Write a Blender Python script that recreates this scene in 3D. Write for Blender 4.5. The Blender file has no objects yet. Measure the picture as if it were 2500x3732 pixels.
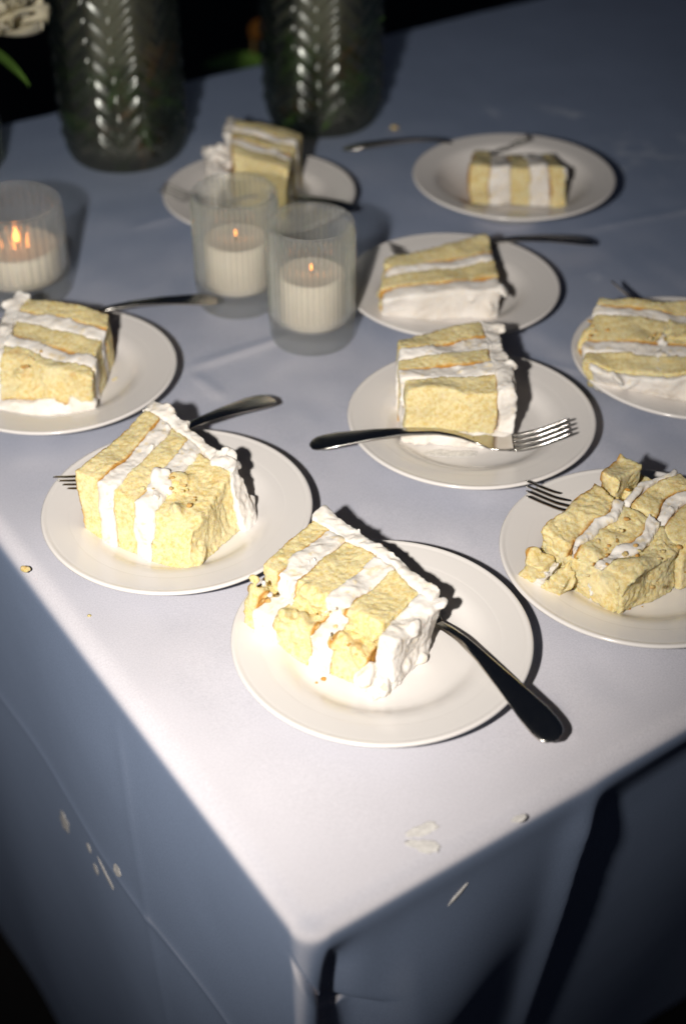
import bpy, bmesh, math, random
import numpy as np
from mathutils import Vector, Matrix

# ---------------------------------------------------------------- scene, camera, light
sc = bpy.context.scene
COL = sc.collection
random.seed(7)
RNG = np.random.RandomState(11)

CAM_H = 0.60
PITCH = math.radians(37.8)
cam_d = bpy.data.cameras.new('camera')
cam = bpy.data.objects.new('camera', cam_d)
COL.objects.link(cam)
cam.location = (0, 0, CAM_H)
cam.rotation_euler = (math.radians(90) - PITCH, 0, 0)
cam_d.sensor_fit = 'VERTICAL'
cam_d.sensor_height = 36.0
cam_d.sensor_width = 24.0
cam_d.lens = 50.0
cam_d.clip_start = 0.02
cam_d.clip_end = 50
cam_d.dof.use_dof = True
cam_d.dof.focus_distance = 0.90
cam_d.dof.aperture_fstop = 4.0
cam_d.dof.aperture_blades = 0
sc.camera = cam

world = bpy.data.worlds.new('World')
sc.world = world
world.use_nodes = True
wb = world.node_tree.nodes['Background']
wb.inputs['Color'].default_value = (0.45, 0.6, 1.0, 1)
wb.inputs['Strength'].default_value = 0.016

FLASH_POS = Vector((-0.17, 0.0, 0.60))
fl_d = bpy.data.lights.new('camera_flash', 'SPOT')
fl = bpy.data.objects.new('camera_flash', fl_d)
COL.objects.link(fl)
fl.location = FLASH_POS
fl.rotation_euler = (Vector((-0.10, 0.85, 0.0)) - FLASH_POS).to_track_quat('-Z', 'Y').to_euler()
fl_d.energy = 58.0
fl_d.color = (1.0, 0.945, 0.865)
fl_d.shadow_soft_size = 0.018
fl_d.spot_size = math.radians(59)
fl_d.spot_blend = 1.0

sc.render.engine = 'CYCLES'
sc.view_settings.view_transform = 'Standard'
sc.view_settings.look = 'None'
sc.view_settings.exposure = 0.0
sc.view_settings.gamma = 1.0
sc.view_settings.use_curve_mapping = False
sc.cycles.max_bounces = 14
sc.cycles.transmission_bounces = 12
sc.cycles.transparent_max_bounces = 24
sc.cycles.glossy_bounces = 6
sc.cycles.diffuse_bounces = 3
sc.cycles.sample_clamp_indirect = 4.0
sc.cycles.caustics_reflective = False

# ---------------------------------------------------------------- helpers
def tag(o, label=None, cat=None, group=None, kind=None):
    if label: o['label'] = label
    if cat: o['category'] = cat
    if group: o['group'] = group
    if kind: o['kind'] = kind
    return o

def empty(name, loc, label, cat, group=None, rz=0.0):
    o = bpy.data.objects.new(name, None)
    COL.objects.link(o)
    o.location = loc
    o.rotation_euler = (0, 0, rz)
    o.empty_display_size = 0.02
    return tag(o, label, cat, group)

def link(name, me, mat=None, parent=None, loc=None):
    o = bpy.data.objects.new(name, me)
    COL.objects.link(o)
    if mat is not None:
        me.materials.clear()
        me.materials.append(mat)
    if parent is not None:
        o.parent = parent
    if loc is not None:
        o.location = loc
    return o

def smooth(me):
    me.polygons.foreach_set('use_smooth', np.ones(len(me.polygons), dtype=bool))
    me.update()
    return me

def mesh_of(name, verts, faces, smooth_it=True):
    me = bpy.data.meshes.new(name)
    me.from_pydata([tuple(v) for v in verts], [], [tuple(f) for f in faces])
    me.update()
    if smooth_it: smooth(me)
    return me

def lathe(name, prof, n=96, cap_axis=True):
    """prof: list of (r, z) from the axis outwards and round; r==0 ends collapse to one vertex."""
    verts, faces, rings = [], [], []
    for r, z in prof:
        if r < 1e-7:
            rings.append([len(verts)]); verts.append((0, 0, z))
        else:
            i0 = len(verts)
            for k in range(n):
                a = 2*math.pi*k/n
                verts.append((r*math.cos(a), r*math.sin(a), z))
            rings.append(list(range(i0, i0+n)))
    for a, b in zip(rings[:-1], rings[1:]):
        for k in range(n):
            k2 = (k+1) % n
            if len(a) == 1 and len(b) == 1: continue
            if len(a) == 1: faces.append((a[0], b[k2], b[k]))
            elif len(b) == 1: faces.append((a[k], a[k2], b[0]))
            else: faces.append((a[k], a[k2], b[k2], b[k]))
    me = mesh_of(name, verts, faces)
    bm = bmesh.new(); bm.from_mesh(me)
    bmesh.ops.recalc_face_normals(bm, faces=bm.faces)
    bm.to_mesh(me); bm.free()
    return smooth(me)

# numpy value noise ------------------------------------------------------------
def _hash(ix, iy, iz, seed):
    h = (ix.astype(np.int64)*374761393 + iy.astype(np.int64)*668265263 + iz.astype(np.int64)*2147483647 + seed*974634907) & 0xffffffff
    h = ((h ^ (h >> 13))*1274126177) & 0xffffffff
    h = (h ^ (h >> 16))
    h = (h*2246822519) & 0xffffffff
    h ^= (h >> 15)
    return (h & 0xffffff)/float(0xffffff)*2-1

def vnoise(p, seed=0):
    i = np.floor(p); f = p-i; i = i.astype(np.int64)
    u = f*f*f*(f*(f*6-15)+10)
    out = 0
    for dx in (0, 1):
        for dy in (0, 1):
            for dz in (0, 1):
                w = (u[:, 0] if dx else 1-u[:, 0])*(u[:, 1] if dy else 1-u[:, 1])*(u[:, 2] if dz else 1-u[:, 2])
                out = out + w*_hash(i[:, 0]+dx, i[:, 1]+dy, i[:, 2]+dz, seed)
    return out

def fbm(p, scale, seed, octv=2):
    out = 0; a = 1.0; tot = 0
    for k in range(octv):
        out = out + a*vnoise(p/scale*(2**k), seed+k*17); tot += a; a *= 0.5
    return out/tot

def smoothstep(a, b, x):
    t = np.clip((x-a)/(b-a), 0, 1)
    return t*t*(3-2*t)

# ---------------------------------------------------------------- materials
def new_mat(name):
    m = bpy.data.materials.new(name)
    m.use_nodes = True
    nt = m.node_tree
    return m, nt, nt.nodes['Principled BSDF'], nt.nodes['Material Output']

def N(nt, t, **kw):
    n = nt.nodes.new(t)
    for k, v in kw.items(): setattr(n, k, v)
    return n

def noise_node(nt, scale, detail=3, rough=0.6, coord='Object'):
    tc = N(nt, 'ShaderNodeTexCoord')
    n = N(nt, 'ShaderNodeTexNoise')
    n.inputs['Scale'].default_value = scale
    n.inputs['Detail'].default_value = detail
    n.inputs['Roughness'].default_value = rough
    nt.links.new(tc.outputs[coord], n.inputs['Vector'])
    return n

def mat_sponge():
    m, nt, b, out = new_mat('yellow_sponge')
    n1 = noise_node(nt, 330, 4, 0.7)
    r1 = N(nt, 'ShaderNodeValToRGB')
    r1.color_ramp.elements[0].position = 0.36; r1.color_ramp.elements[0].color = (0.70, 0.53, 0.21, 1)
    r1.color_ramp.elements[1].position = 0.60; r1.color_ramp.elements[1].color = (0.82, 0.725, 0.43, 1)
    nt.links.new(n1.outputs['Fac'], r1.inputs['Fac'])
    # big soft patches
    n2 = noise_node(nt, 38, 2)
    mx0 = N(nt, 'ShaderNodeMixRGB'); mx0.inputs['Color2'].default_value = (0.84, 0.76, 0.50, 1)
    mr = N(nt, 'ShaderNodeMapRange'); mr.inputs[1].default_value = 0.5; mr.inputs[2].default_value = 0.75; mr.inputs[4].default_value = 0.6
    nt.links.new(n2.outputs['Fac'], mr.inputs[0]); nt.links.new(mr.outputs[0], mx0.inputs['Fac'])
    nt.links.new(r1.outputs['Color'], mx0.inputs['Color1'])
    # baked crust
    at = N(nt, 'ShaderNodeAttribute'); at.attribute_name = 'crust'
    n3 = noise_node(nt, 260, 3)
    ad = N(nt, 'ShaderNodeMath', operation='MULTIPLY_ADD'); ad.inputs[1].default_value = 0.55; ad.inputs[2].default_value = -0.27
    nt.links.new(n3.outputs['Fac'], ad.inputs[0])
    su = N(nt, 'ShaderNodeMath', operation='ADD'); nt.links.new(at.outputs['Fac'], su.inputs[0]); nt.links.new(ad.outputs[0], su.inputs[1])
    cr = N(nt, 'ShaderNodeValToRGB')
    cr.color_ramp.elements[0].position = 0.18; cr.color_ramp.elements[0].color = (0, 0, 0, 1)
    cr.color_ramp.elements[1].position = 0.75; cr.color_ramp.elements[1].color = (1, 1, 1, 1)
    nt.links.new(su.outputs[0], cr.inputs['Fac'])
    mx = N(nt, 'ShaderNodeMixRGB'); mx.inputs['Color2'].default_value = (0.52, 0.26, 0.06, 1)
    nt.links.new(cr.outputs['Color'], mx.inputs['Fac']); nt.links.new(mx0.outputs['Color'], mx.inputs['Color1'])
    nt.links.new(mx.outputs['Color'], b.inputs['Base Color'])
    b.inputs['Roughness'].default_value = 0.85
    b.inputs['Specular IOR Level'].default_value = 0.2
    b.inputs['Subsurface Weight'].default_value = 0.65
    b.inputs['Subsurface Radius'].default_value = (0.005, 0.0036, 0.0016)
    b.inputs['Subsurface Scale'].default_value = 0.7
    # open crumb
    n4 = noise_node(nt, 520, 5, 0.7)
    bp = N(nt, 'ShaderNodeBump'); bp.inputs['Strength'].default_value = 0.6; bp.inputs['Distance'].default_value = 0.0010
    nt.links.new(n4.outputs['Fac'], bp.inputs['Height']); nt.links.new(bp.outputs['Normal'], b.inputs['Normal'])
    return m

def mat_frosting():
    m, nt, b, out = new_mat('white_buttercream')
    n1 = noise_node(nt, 60, 3)
    r1 = N(nt, 'ShaderNodeValToRGB')
    r1.color_ramp.elements[0].position = 0.3; r1.color_ramp.elements[0].color = (0.80, 0.74, 0.67, 1)
    r1.color_ramp.elements[1].position = 0.65; r1.color_ramp.elements[1].color = (0.87, 0.83, 0.79, 1)
    nt.links.new(n1.outputs['Fac'], r1.inputs['Fac'])
    at = N(nt, 'ShaderNodeAttribute'); at.attribute_name = 'crust'
    mx = N(nt, 'ShaderNodeMixRGB'); mx.inputs['Color2'].default_value = (0.80, 0.62, 0.30, 1)
    nt.links.new(at.outputs['Fac'], mx.inputs['Fac']); nt.links.new(r1.outputs['Color'], mx.inputs['Color1'])
    nt.links.new(mx.outputs['Color'], b.inputs['Base Color'])
    b.inputs['Roughness'].default_value = 0.55
    b.inputs['Specular IOR Level'].default_value = 0.3
    b.inputs['Subsurface Weight'].default_value = 0.5
    b.inputs['Subsurface Radius'].default_value = (0.005, 0.0045, 0.004)
    b.inputs['Subsurface Scale'].default_value = 0.7
    n2 = noise_node(nt, 330, 3)
    bp = N(nt, 'ShaderNodeBump'); bp.inputs['Strength'].default_value = 0.45; bp.inputs['Distance'].default_value = 0.0009
    nt.links.new(n2.outputs['Fac'], bp.inputs['Height']); nt.links.new(bp.outputs['Normal'], b.inputs['Normal'])
    return m

def mat_porcelain():
    m, nt, b, out = new_mat('white_porcelain')
    b.inputs['Base Color'].default_value = (0.79, 0.755, 0.735, 1)
    b.inputs['Roughness'].default_value = 0.16
    b.inputs['Specular IOR Level'].default_value = 0.5
    n2 = noise_node(nt, 30, 2)
    bp = N(nt, 'ShaderNodeBump'); bp.inputs['Strength'].default_value = 0.05; bp.inputs['Distance'].default_value = 0.001
    nt.links.new(n2.outputs['Fac'], bp.inputs['Height']); nt.links.new(bp.outputs['Normal'], b.inputs['Normal'])
    return m

def mat_steel():
    m, nt, b, out = new_mat('polished_steel')
    b.inputs['Base Color'].default_value = (0.55, 0.53, 0.50, 1)
    b.inputs['Metallic'].default_value = 1.0
    n = noise_node(nt, 90, 3)
    mr = N(nt, 'ShaderNodeMapRange'); mr.inputs[3].default_value = 0.12; mr.inputs[4].default_value = 0.24
    nt.links.new(n.outputs['Fac'], mr.inputs[0]); nt.links.new(mr.outputs[0], b.inputs['Roughness'])
    return m

def mat_cloth():
    m, nt, b, out = new_mat('pale_satin_cloth')
    n1 = noise_node(nt, 900, 2)          # thread mottling
    n2 = noise_node(nt, 7, 3)
    mr = N(nt, 'ShaderNodeMapRange'); mr.inputs[1].default_value = 0.25; mr.inputs[2].default_value = 0.75; mr.inputs[3].default_value = 0.90; mr.inputs[4].default_value = 1.08
    nt.links.new(n1.outputs['Fac'], mr.inputs[0])
    mr2 = N(nt, 'ShaderNodeMapRange'); mr2.inputs[1].default_value = 0.3; mr2.inputs[2].default_value = 0.7; mr2.inputs[3].default_value = 0.95; mr2.inputs[4].default_value = 1.04
    nt.links.new(n2.outputs['Fac'], mr2.inputs[0])
    mu = N(nt, 'ShaderNodeMath', operation='MULTIPLY'); nt.links.new(mr.outputs[0], mu.inputs[0]); nt.links.new(mr2.outputs[0], mu.inputs[1])
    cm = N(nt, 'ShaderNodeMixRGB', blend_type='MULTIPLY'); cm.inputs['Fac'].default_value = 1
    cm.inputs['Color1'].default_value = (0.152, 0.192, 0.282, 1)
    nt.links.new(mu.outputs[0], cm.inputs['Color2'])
    # dried spill streaks on the far end of the cloth (attribute painted on the mesh)
    at = N(nt, 'ShaderNodeAttribute'); at.attribute_name = 'spill'
    n3 = noise_node(nt, 26, 4)
    r3 = N(nt, 'ShaderNodeValToRGB'); r3.color_ramp.elements[0].position = 0.50; r3.color_ramp.elements[1].position = 0.68
    nt.links.new(n3.outputs['Fac'], r3.inputs['Fac'])
    ms = N(nt, 'ShaderNodeMath', operation='MULTIPLY'); nt.links.new(at.outputs['Fac'], ms.inputs[0]); nt.links.new(r3.outputs['Color'], ms.inputs[1])
    mx = N(nt, 'ShaderNodeMixRGB'); mx.inputs['Color2'].default_value = (0.55, 0.58, 0.64, 1)
    nt.links.new(ms.outputs[0], mx.inputs['Fac']); nt.links.new(cm.outputs['Color'], mx.inputs['Color1'])
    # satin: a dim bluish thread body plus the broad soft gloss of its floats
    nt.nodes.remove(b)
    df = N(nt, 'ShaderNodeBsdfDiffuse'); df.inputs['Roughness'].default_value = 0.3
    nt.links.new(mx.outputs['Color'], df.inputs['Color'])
    gl = N(nt, 'ShaderNodeBsdfGlossy', distribution='BECKMANN'); gl.inputs['Roughness'].default_value = 0.885
    gm = N(nt, 'ShaderNodeMixRGB', blend_type='MULTIPLY'); gm.inputs['Fac'].default_value = 1
    gm.inputs['Color1'].default_value = (0.76, 0.665, 0.60, 1); nt.links.new(mu.outputs[0], gm.inputs['Color2'])
    nt.links.new(gm.outputs['Color'], gl.inputs['Color'])
    bp = N(nt, 'ShaderNodeBump'); bp.inputs['Strength'].default_value = 0.10; bp.inputs['Distance'].default_value = 0.0004
    nt.links.new(n1.outputs['Fac'], bp.inputs['Height'])
    nt.links.new(bp.outputs['Normal'], df.inputs['Normal']); nt.links.new(bp.outputs['Normal'], gl.inputs['Normal'])
    ads = N(nt, 'ShaderNodeAddShader'); nt.links.new(df.outputs[0], ads.inputs[0]); nt.links.new(gl.outputs[0], ads.inputs[1])
    nt.links.new(ads.outputs[0], out.inputs['Surface'])
    return m

def mat_simple(name, col, rough=0.6, spec=0.3, var=0.12, scale=60, sss=0.0):
    m, nt, b, out = new_mat(name)
    n = noise_node(nt, scale, 3)
    r = N(nt, 'ShaderNodeValToRGB')
    r.color_ramp.elements[0].position = 0.3; r.color_ramp.elements[0].color = tuple(c*(1-var) for c in col)+(1,)
    r.color_ramp.elements[1].position = 0.7; r.color_ramp.elements[1].color = tuple(min(1, c*(1+var)) for c in col)+(1,)
    nt.links.new(n.outputs['Fac'], r.inputs['Fac']); nt.links.new(r.outputs['Color'], b.inputs['Base Color'])
    b.inputs['Roughness'].default_value = rough
    b.inputs['Specular IOR Level'].default_value = spec
    if sss:
        b.inputs['Subsurface Weight'].default_value = sss
        b.inputs['Subsurface Radius'].default_value = (0.006, 0.004, 0.002)
    return m

def mat_glass(name, tint, clear, rough=0.02, ior=1.45, haze=0.0):
    """part of the light goes straight through (thin wall), the rest refracts and mirrors."""
    m, nt, b, out = new_mat(name)
    nt.nodes.remove(b)
    g = N(nt, 'ShaderNodeBsdfGlass'); g.inputs['Roughness'].default_value = rough; g.inputs['IOR'].default_value = ior
    g.inputs['Color'].default_value = tuple(tint)+(1,)
    t = N(nt, 'ShaderNodeBsdfTransparent'); t.inputs['Color'].default_value = tuple(tint)+(1,)
    mx = N(nt, 'ShaderNodeMixShader'); mx.inputs['Fac'].default_value = clear
    nt.links.new(g.outputs[0], mx.inputs[1]); nt.links.new(t.outputs[0], mx.inputs[2])
    if haze:
        hz = N(nt, 'ShaderNodeBsdfDiffuse'); hz.inputs['Color'].default_value = (0.86, 0.86, 0.83, 1)
        mh = N(nt, 'ShaderNodeMixShader'); mh.inputs['Fac'].default_value = haze
        nt.links.new(mx.outputs[0], mh.inputs[1]); nt.links.new(hz.outputs[0], mh.inputs[2]); nt.links.new(mh.outputs[0], out.inputs['Surface'])
    else:
        nt.links.new(mx.outputs[0], out.inputs['Surface'])
    return m

def mat_emit(name, col, strength):
    m, nt, b, out = new_mat(name)
    nt.nodes.remove(b)
    e = N(nt, 'ShaderNodeEmission'); e.inputs['Color'].default_value = tuple(col)+(1,); e.inputs['Strength'].default_value = strength
    nt.links.new(e.outputs[0], out.inputs['Surface'])
    return m

M_SPONGE = mat_sponge(); M_FROST = mat_frosting(); M_PLATE = mat_porcelain(); M_STEEL = mat_steel(); M_CLOTH = mat_cloth()
M_GLASS = mat_glass('clear_ribbed_glass', (0.985, 0.995, 0.99), 0.72, rough=0.0, haze=0.05)
M_VASE = mat_glass('smoky_cut_glass', (0.72, 0.75, 0.72), 0.55, rough=0.23, ior=2.2)
M_WAX = mat_simple('candle_wax', (0.80, 0.70, 0.58), 0.5, 0.3, 0.04, 60, 0.2)
M_FLAME = mat_emit('candle_flame', (1.0, 0.33, 0.07), 8.0)
M_WICK = mat_simple('burnt_wick', (0.03, 0.025, 0.02), 0.9)
M_LEAF = mat_simple('green_leaf', (0.14, 0.28, 0.05), 0.45, 0.4, 0.5, 40)
M_RUST = mat_simple('rust_leaf', (0.55, 0.22, 0.05), 0.5, 0.3, 0.4, 40)
M_STEM = mat_simple('green_stem', (0.06, 0.12, 0.04), 0.5)
def mat_smear():
    m, nt, b, out = new_mat('thin_frosting_film')
    nt.nodes.remove(b)
    d = N(nt, 'ShaderNodeBsdfDiffuse'); d.inputs['Color'].default_value = (0.86, 0.83, 0.80, 1)
    t = N(nt, 'ShaderNodeBsdfTransparent')
    n = noise_node(nt, 240, 3)
    mr = N(nt, 'ShaderNodeMapRange'); mr.inputs[1].default_value = .3; mr.inputs[2].default_value = .7; mr.inputs[3].default_value = .45; mr.inputs[4].default_value = .95
    nt.links.new(n.outputs['Fac'], mr.inputs[0])
    mx = N(nt, 'ShaderNodeMixShader'); nt.links.new(mr.outputs[0], mx.inputs['Fac'])
    nt.links.new(t.outputs[0], mx.inputs[1]); nt.links.new(d.outputs[0], mx.inputs[2]); nt.links.new(mx.outputs[0], out.inputs['Surface'])
    return m
M_SMEAR = mat_smear()
M_PETAL = mat_simple('cream_petal', (0.84, 0.78, 0.60), 0.6, 0.2, 0.08, 30, 0.1)
M_FLOOR = mat_simple('dark_floor', (0.012, 0.011, 0.011), 0.7, 0.2)
M_DRYSTEM = mat_simple('dry_stem', (0.22, 0.15, 0.06), 0.7)

# ---------------------------------------------------------------- setting: floor and tablecloth
fl_me = mesh_of('floor', [(-4, -2, -1.0), (4, -2, -1.0), (4, 7, -1.0), (-4, 7, -1.0)], [(0, 1, 2, 3)], False)
tag(link('floor', fl_me, M_FLOOR), kind='structure')

TH = math.radians(33.9)
E1 = np.array([math.cos(TH), math.sin(TH), 0.0])       # along the right-hand edge
E2 = np.array([-math.sin(TH), math.cos(TH), 0.0])      # along the left-hand edge
CORNER = np.array([-0.0185, 0.4188, 0.0]) + 0.007*E1 + 0.009*E2
LA, LB = 1.75, 1.04
RAD = 0.014                                             # inset of the flat top from the edge line

_dd = np.linspace(0, 1.02, 511)
def _profile(arc, a0, a1):
    """hanging profile: rolls over the edge, then hangs, drawn in under the table by a0..a1 degrees."""
    phi = np.radians(90*smoothstep(0, arc, _dd) + a0*smoothstep(arc*0.5, arc*1.5, _dd) + (a1-a0)*smoothstep(0.03, 0.5, _dd))
    st = _dd[1]-_dd[0]
    o = np.concatenate([[0], np.cumsum(np.cos(phi[:-1])*st)]); z = np.concatenate([[0], -np.cumsum(np.sin(phi[:-1])*st)])
    return o, z
PL = _profile(0.026, 1.0, 3.0)
PR = _profile(0.024, 13.0, 14.0)

def drop_pos(q, d):
    """q: signed length along the edge from the table corner (negative: left edge, positive: right edge); d: length down the cloth."""
    q = np.asarray(q, float); d = np.asarray(d, float)
    AR = 0.045                                          # half length of the corner turn in q
    ang = np.clip(q/AR, -1, 1)                          # -1 left .. +1 right
    w = smoothstep(-1, 1, ang)                          # 0 left, 1 right
    base = CORNER + E1*RAD + E2*RAD
    ql = np.maximum(-q-AR, 0); qr = np.maximum(q-AR, 0)
    P0 = base + np.multiply.outer(ql, E2) + np.multiply.outer(qr, E1)
    th = (1+ang)/2*math.pi/2
    nrm = -np.multiply.outer(np.cos(th), E1) - np.multiply.outer(np.sin(th), E2)
    ol = np.interp(d, _dd, PL[0]); zl = np.interp(d, _dd, PL[1]); orr = np.interp(d, _dd, PR[0]); zr = np.interp(d, _dd, PR[1])
    o = ol*(1-w)+orr*w; z = zl*(1-w)+zr*w
    hang = smoothstep(0.02, 0.14, d)
    g = lambda x, c, s: np.exp(-((x-c)/s)**2)
    right = smoothstep(0.0, 0.06, q)
    # billow right of the corner and the hollow before it
    o = o + 0.026*np.where(q < 0.098+0.10*d, g(q, 0.098+0.10*d, 0.030), g(q, 0.098+0.10*d, 0.085))*smoothstep(0.04, 0.22, d)
    o = o - 0.009*g(q, 0.048+0.05*d, 0.013)*smoothstep(0.025, 0.08, d)
    # tucked corner pleat: a sharp slit
    o = o - 0.010*g(q, np.minimum(-0.030+1.2*(d-0.05), 0.055+0.15*d), 0.0055+0.05*np.clip(d-0.05, 0, 0.12))*smoothstep(0.035, 0.095, d)
    # pressed fold down the right-hand drop, the cloth stepping back behind it
    o = o + 0.008*g(q, 0.216+0.16*d, 0.014)*smoothstep(0.015, 0.08, d) - 0.007*smoothstep(0.214+0.16*d, 0.230+0.16*d, q)*smoothstep(0.012, 0.09, d) - 0.03*np.clip(q-0.222-0.16*d, 0, 0.30)*smoothstep(0.012, 0.06, d)
    # soft waves of the hanging cloth
    o = o + hang*0.003*np.sin(q*21+1.3)*(1-w) + hang*w*0.003*np.sin(q*17+0.4)
    # ironed creases along the left drop
    o = o + (1-w)*(0.0020*np.exp(-np.abs(d-0.235-0.004*np.sin(q*11))/0.006))
    o = o + (1-w)*0.0015*np.exp(-np.abs(q+0.24)/0.006)*smoothstep(0.02, 0.08, d)
    return P0 + nrm*o[..., None] + np.stack([np.zeros_like(z), np.zeros_like(z), z], -1)

def seg_dist(x, y, a, b):
    a = np.array(a); b = np.array(b); ab = b-a
    t = np.clip(((x-a[0])*ab[0]+(y-a[1])*ab[1])/(ab@ab), 0, 1)
    return np.hypot(x-a[0]-t*ab[0], y-a[1]-t*ab[1]), t

CREASES = [((-0.125, 0.958), (-0.03, 1.018), 0.0013), ((-0.118, 0.952), (-0.09, 0.915), 0.0010),
           ((0.118, 0.600), (0.146, 0.530), 0.0010), ((0.20, 1.19), (0.42, 1.28), 0.0011),
           ((-0.20, 1.20), (-0.13, 1.245), 0.0008), ((0.10, 0.99), (0.20, 0.95), 0.0006), ((-0.15, 1.32), (0.0, 1.42), 0.0008)]

def top_z(x, y):
    z = np.zeros_like(x)
    for a, b, h in CREASES:
        dd, t = seg_dist(x, y, a, b)
        z = z + h*np.exp(-dd/0.0035)*np.clip(np.sin(np.pi*np.clip(t, 0.03, 0.97))*1.6, 0, 1)
    p = np.stack([x, y, x*0], -1).reshape(-1, 3)
    z = z + (0.0011*fbm(p, 0.16, 5, 2)+0.0007*fbm(p*np.array([1, .6, 1]), 0.035, 9, 2)).reshape(x.shape)
    return z

def build_cloth():
    step = 0.0042
    na = int((LA-RAD)/step); nb = int((LB-2*RAD)/step)
    av = RAD + np.linspace(0, LA-RAD, na+1); bv = RAD + np.linspace(0, LB-2*RAD, nb+1)
    A, B = np.meshgrid(av, bv, indexing='ij')
    X = CORNER[0]+A*E1[0]+B*E2[0]; Y = CORNER[1]+A*E1[1]+B*E2[1]
    edge = np.minimum(A-RAD, B-RAD)
    Z = top_z(X, Y)*smoothstep(0, 0.03, edge)
    top = np.stack([X, Y, Z], -1).reshape(-1, 3)
    idx = np.arange((na+1)*(nb+1)).reshape(na+1, nb+1)
    f = np.stack([idx[:-1, :-1], idx[1:, :-1], idx[1:, 1:], idx[:-1, 1:]], -1).reshape(-1, 4)
    # hanging drop along left edge, corner and right edge
    AR = 0.045
    nc = 110
    qs = np.concatenate([-(AR+(bv[::-1]-RAD)), np.linspace(-AR, AR, nc+1)[1:-1], AR+(av-RAD)])
    ds = np.concatenate([np.linspace(0, 0.25, 110), np.linspace(0.25, 0.98, 80)[1:]])
    Qm, Dm = np.meshgrid(qs, ds, indexing='ij')
    drop = drop_pos(Qm, Dm)
    nq, nd = Qm.shape
    off = len(top)
    di = off+np.arange(nq*nd).reshape(nq, nd)
    first = np.concatenate([idx[0, ::-1], np.full(nc-1, idx[0, 0]), idx[:, 0]])
    di[:, 0] = first
    fd = np.stack([di[:-1, :-1], di[:-1, 1:], di[1:, 1:], di[1:, :-1]], -1).reshape(-1, 4)
    verts = np.concatenate([top, drop.reshape(-1, 3)])
    # far edge, bent down
    fb = []
    prev = idx[:, -1]
    vlist = [verts]; cnt = len(verts)
    for o, z in ((0.006, -0.001), (0.012, -0.006), (0.014, -0.014), (0.014, -0.25)):
        pts = top.reshape(na+1, nb+1, 3)[:, -1] + E2*o + np.array([0, 0, z])
        cur = np.arange(cnt, cnt+na+1); cnt += na+1; vlist.append(pts)
        fb.append(np.stack([prev[:-1], prev[1:], cur[1:], cur[:-1]], -1)); prev = cur
    verts = np.concatenate(vlist)
    faces = [tuple(dict.fromkeys(q)) for q in np.concatenate([f, fd]+fb).tolist()]
    faces = [q for q in faces if len(q) > 2]
    me = mesh_of('tablecloth', verts, faces)
    bm = bmesh.new(); bm.from_mesh(me)
    loose = [v for v in bm.verts if not v.link_faces]
    bmesh.ops.delete(bm, geom=loose, context='VERTS')
    bm.to_mesh(me); bm.free(); smooth(me)
    co = np.empty(len(me.vertices)*3, dtype=np.float32); me.vertices.foreach_get('co', co); co = co.reshape(-1, 3)
    sp = np.zeros(len(co))
    for (x, y, rx, ry, a, s) in [(0.17, 1.47, 0.012, 0.05, 0.5, 0.35), (0.27, 1.45, 0.015, 0.08, 0.9, 0.40), (0.30, 1.36, 0.10, 0.06, 0.6, 0.28), (0.39, 1.34, 0.05, 0.05, 0.3, 0.35),
                               (0.245, 1.12, 0.018, 0.008, 0.1, 0.6), (0.221, 1.111, 0.007, 0.007, 0, 0.6), (-0.13, 1.09, 0.05, 0.012, 0.6, 0.25), (-0.10, 1.045, 0.02, 0.015, 0.6, 0.3), (0.16, 1.30, 0.05, 0.012, -0.5, 0.2)]:
        dx = co[:, 0]-x; dy = co[:, 1]-y; c, n = math.cos(a), math.sin(a)
        u = dx*c+dy*n; v = -dx*n+dy*c
        sp = np.maximum(sp, s*smoothstep(1.3, 0.3, np.hypot(u/rx, v/ry)))
    at = me.attributes.new('spill', 'FLOAT', 'POINT'); at.data.foreach_set('value', sp.astype(np.float32))
    o = link('tablecloth', me, M_CLOTH)
    tag(o, 'pale satin tablecloth covering the table and hanging down at its near corner', 'tablecloth')
build_cloth()

# ---------------------------------------------------------------- plates
PLATES = {1: (0.0233, 0.6285), 2: (-0.1107, 0.7556), 3: (0.0935, 0.8648), 4: (-0.2180, 0.9302), 5: (0.0913, 1.0634),
          6: (0.1603, 1.2518), 7: (-0.0785, 1.2415), 8: (0.2683, 0.9485), 9: (0.1910, 0.7077)}
PR_ = 0.0905
def plate_profile(R, deep=False):
    up, lo = [], []
    if not deep:
        up = [(0, .0080), (.030, .0080), (.044, .0081), (.0500, .0084), (.0535, .0092), (.0565, .0106), (.0590, .0122), (.0620, .0136), (.066, .0148)]
        r = .068
        k = 0
        while r < R-.004:                                  # fine turned rings on the rim
            up.append((r, .0148+(r-.066)*.150+(.00018 if k % 2 else -.00005) if r > .072 else .0148+(r-.066)*.150)); r += .0011; k += 1
        zt = .0148+(R-.066)*.150
        up += [(R-.0030, zt-.0003), (R-.0018, zt+.0002), (R-.0006, zt-.0001), (R, zt-.0010), (R-.0003, zt-.0020), (R-.0014, zt-.0028)]
        lo = [(R-.006, zt-.0037), (.070, .0112), (.058, .0064), (.052, .0030), (.0505, .0004), (.0490, 0), (.0470, .0004), (.0460, .0028), (.0, .0032)]
    else:
        up = [(0, .0080), (.030, .0082), (.042, .0090), (.052, .0115), (.060, .0158), (.066, .0205), (.070, .0240), (.073, .0262), (.077, .0274), (.084, .0284), (R-.003, .0300), (R-.0015, .0303), (R-.0004, .0298), (R, .0288), (R-.0006, .0278)]
        lo = [(R-.005, .0265), (.078, .0235), (.070, .0185), (.060, .0105), (.050, .0055), (.047, .0030), (.0455, .0004), (.044, 0), (.0420, .0004), (.0410, .0030), (0, .0034)]
    return up+lo
me_plate = lathe('dessert_plate', plate_profile(PR_), 128)
me_plate.materials.append(M_PLATE)
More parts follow.
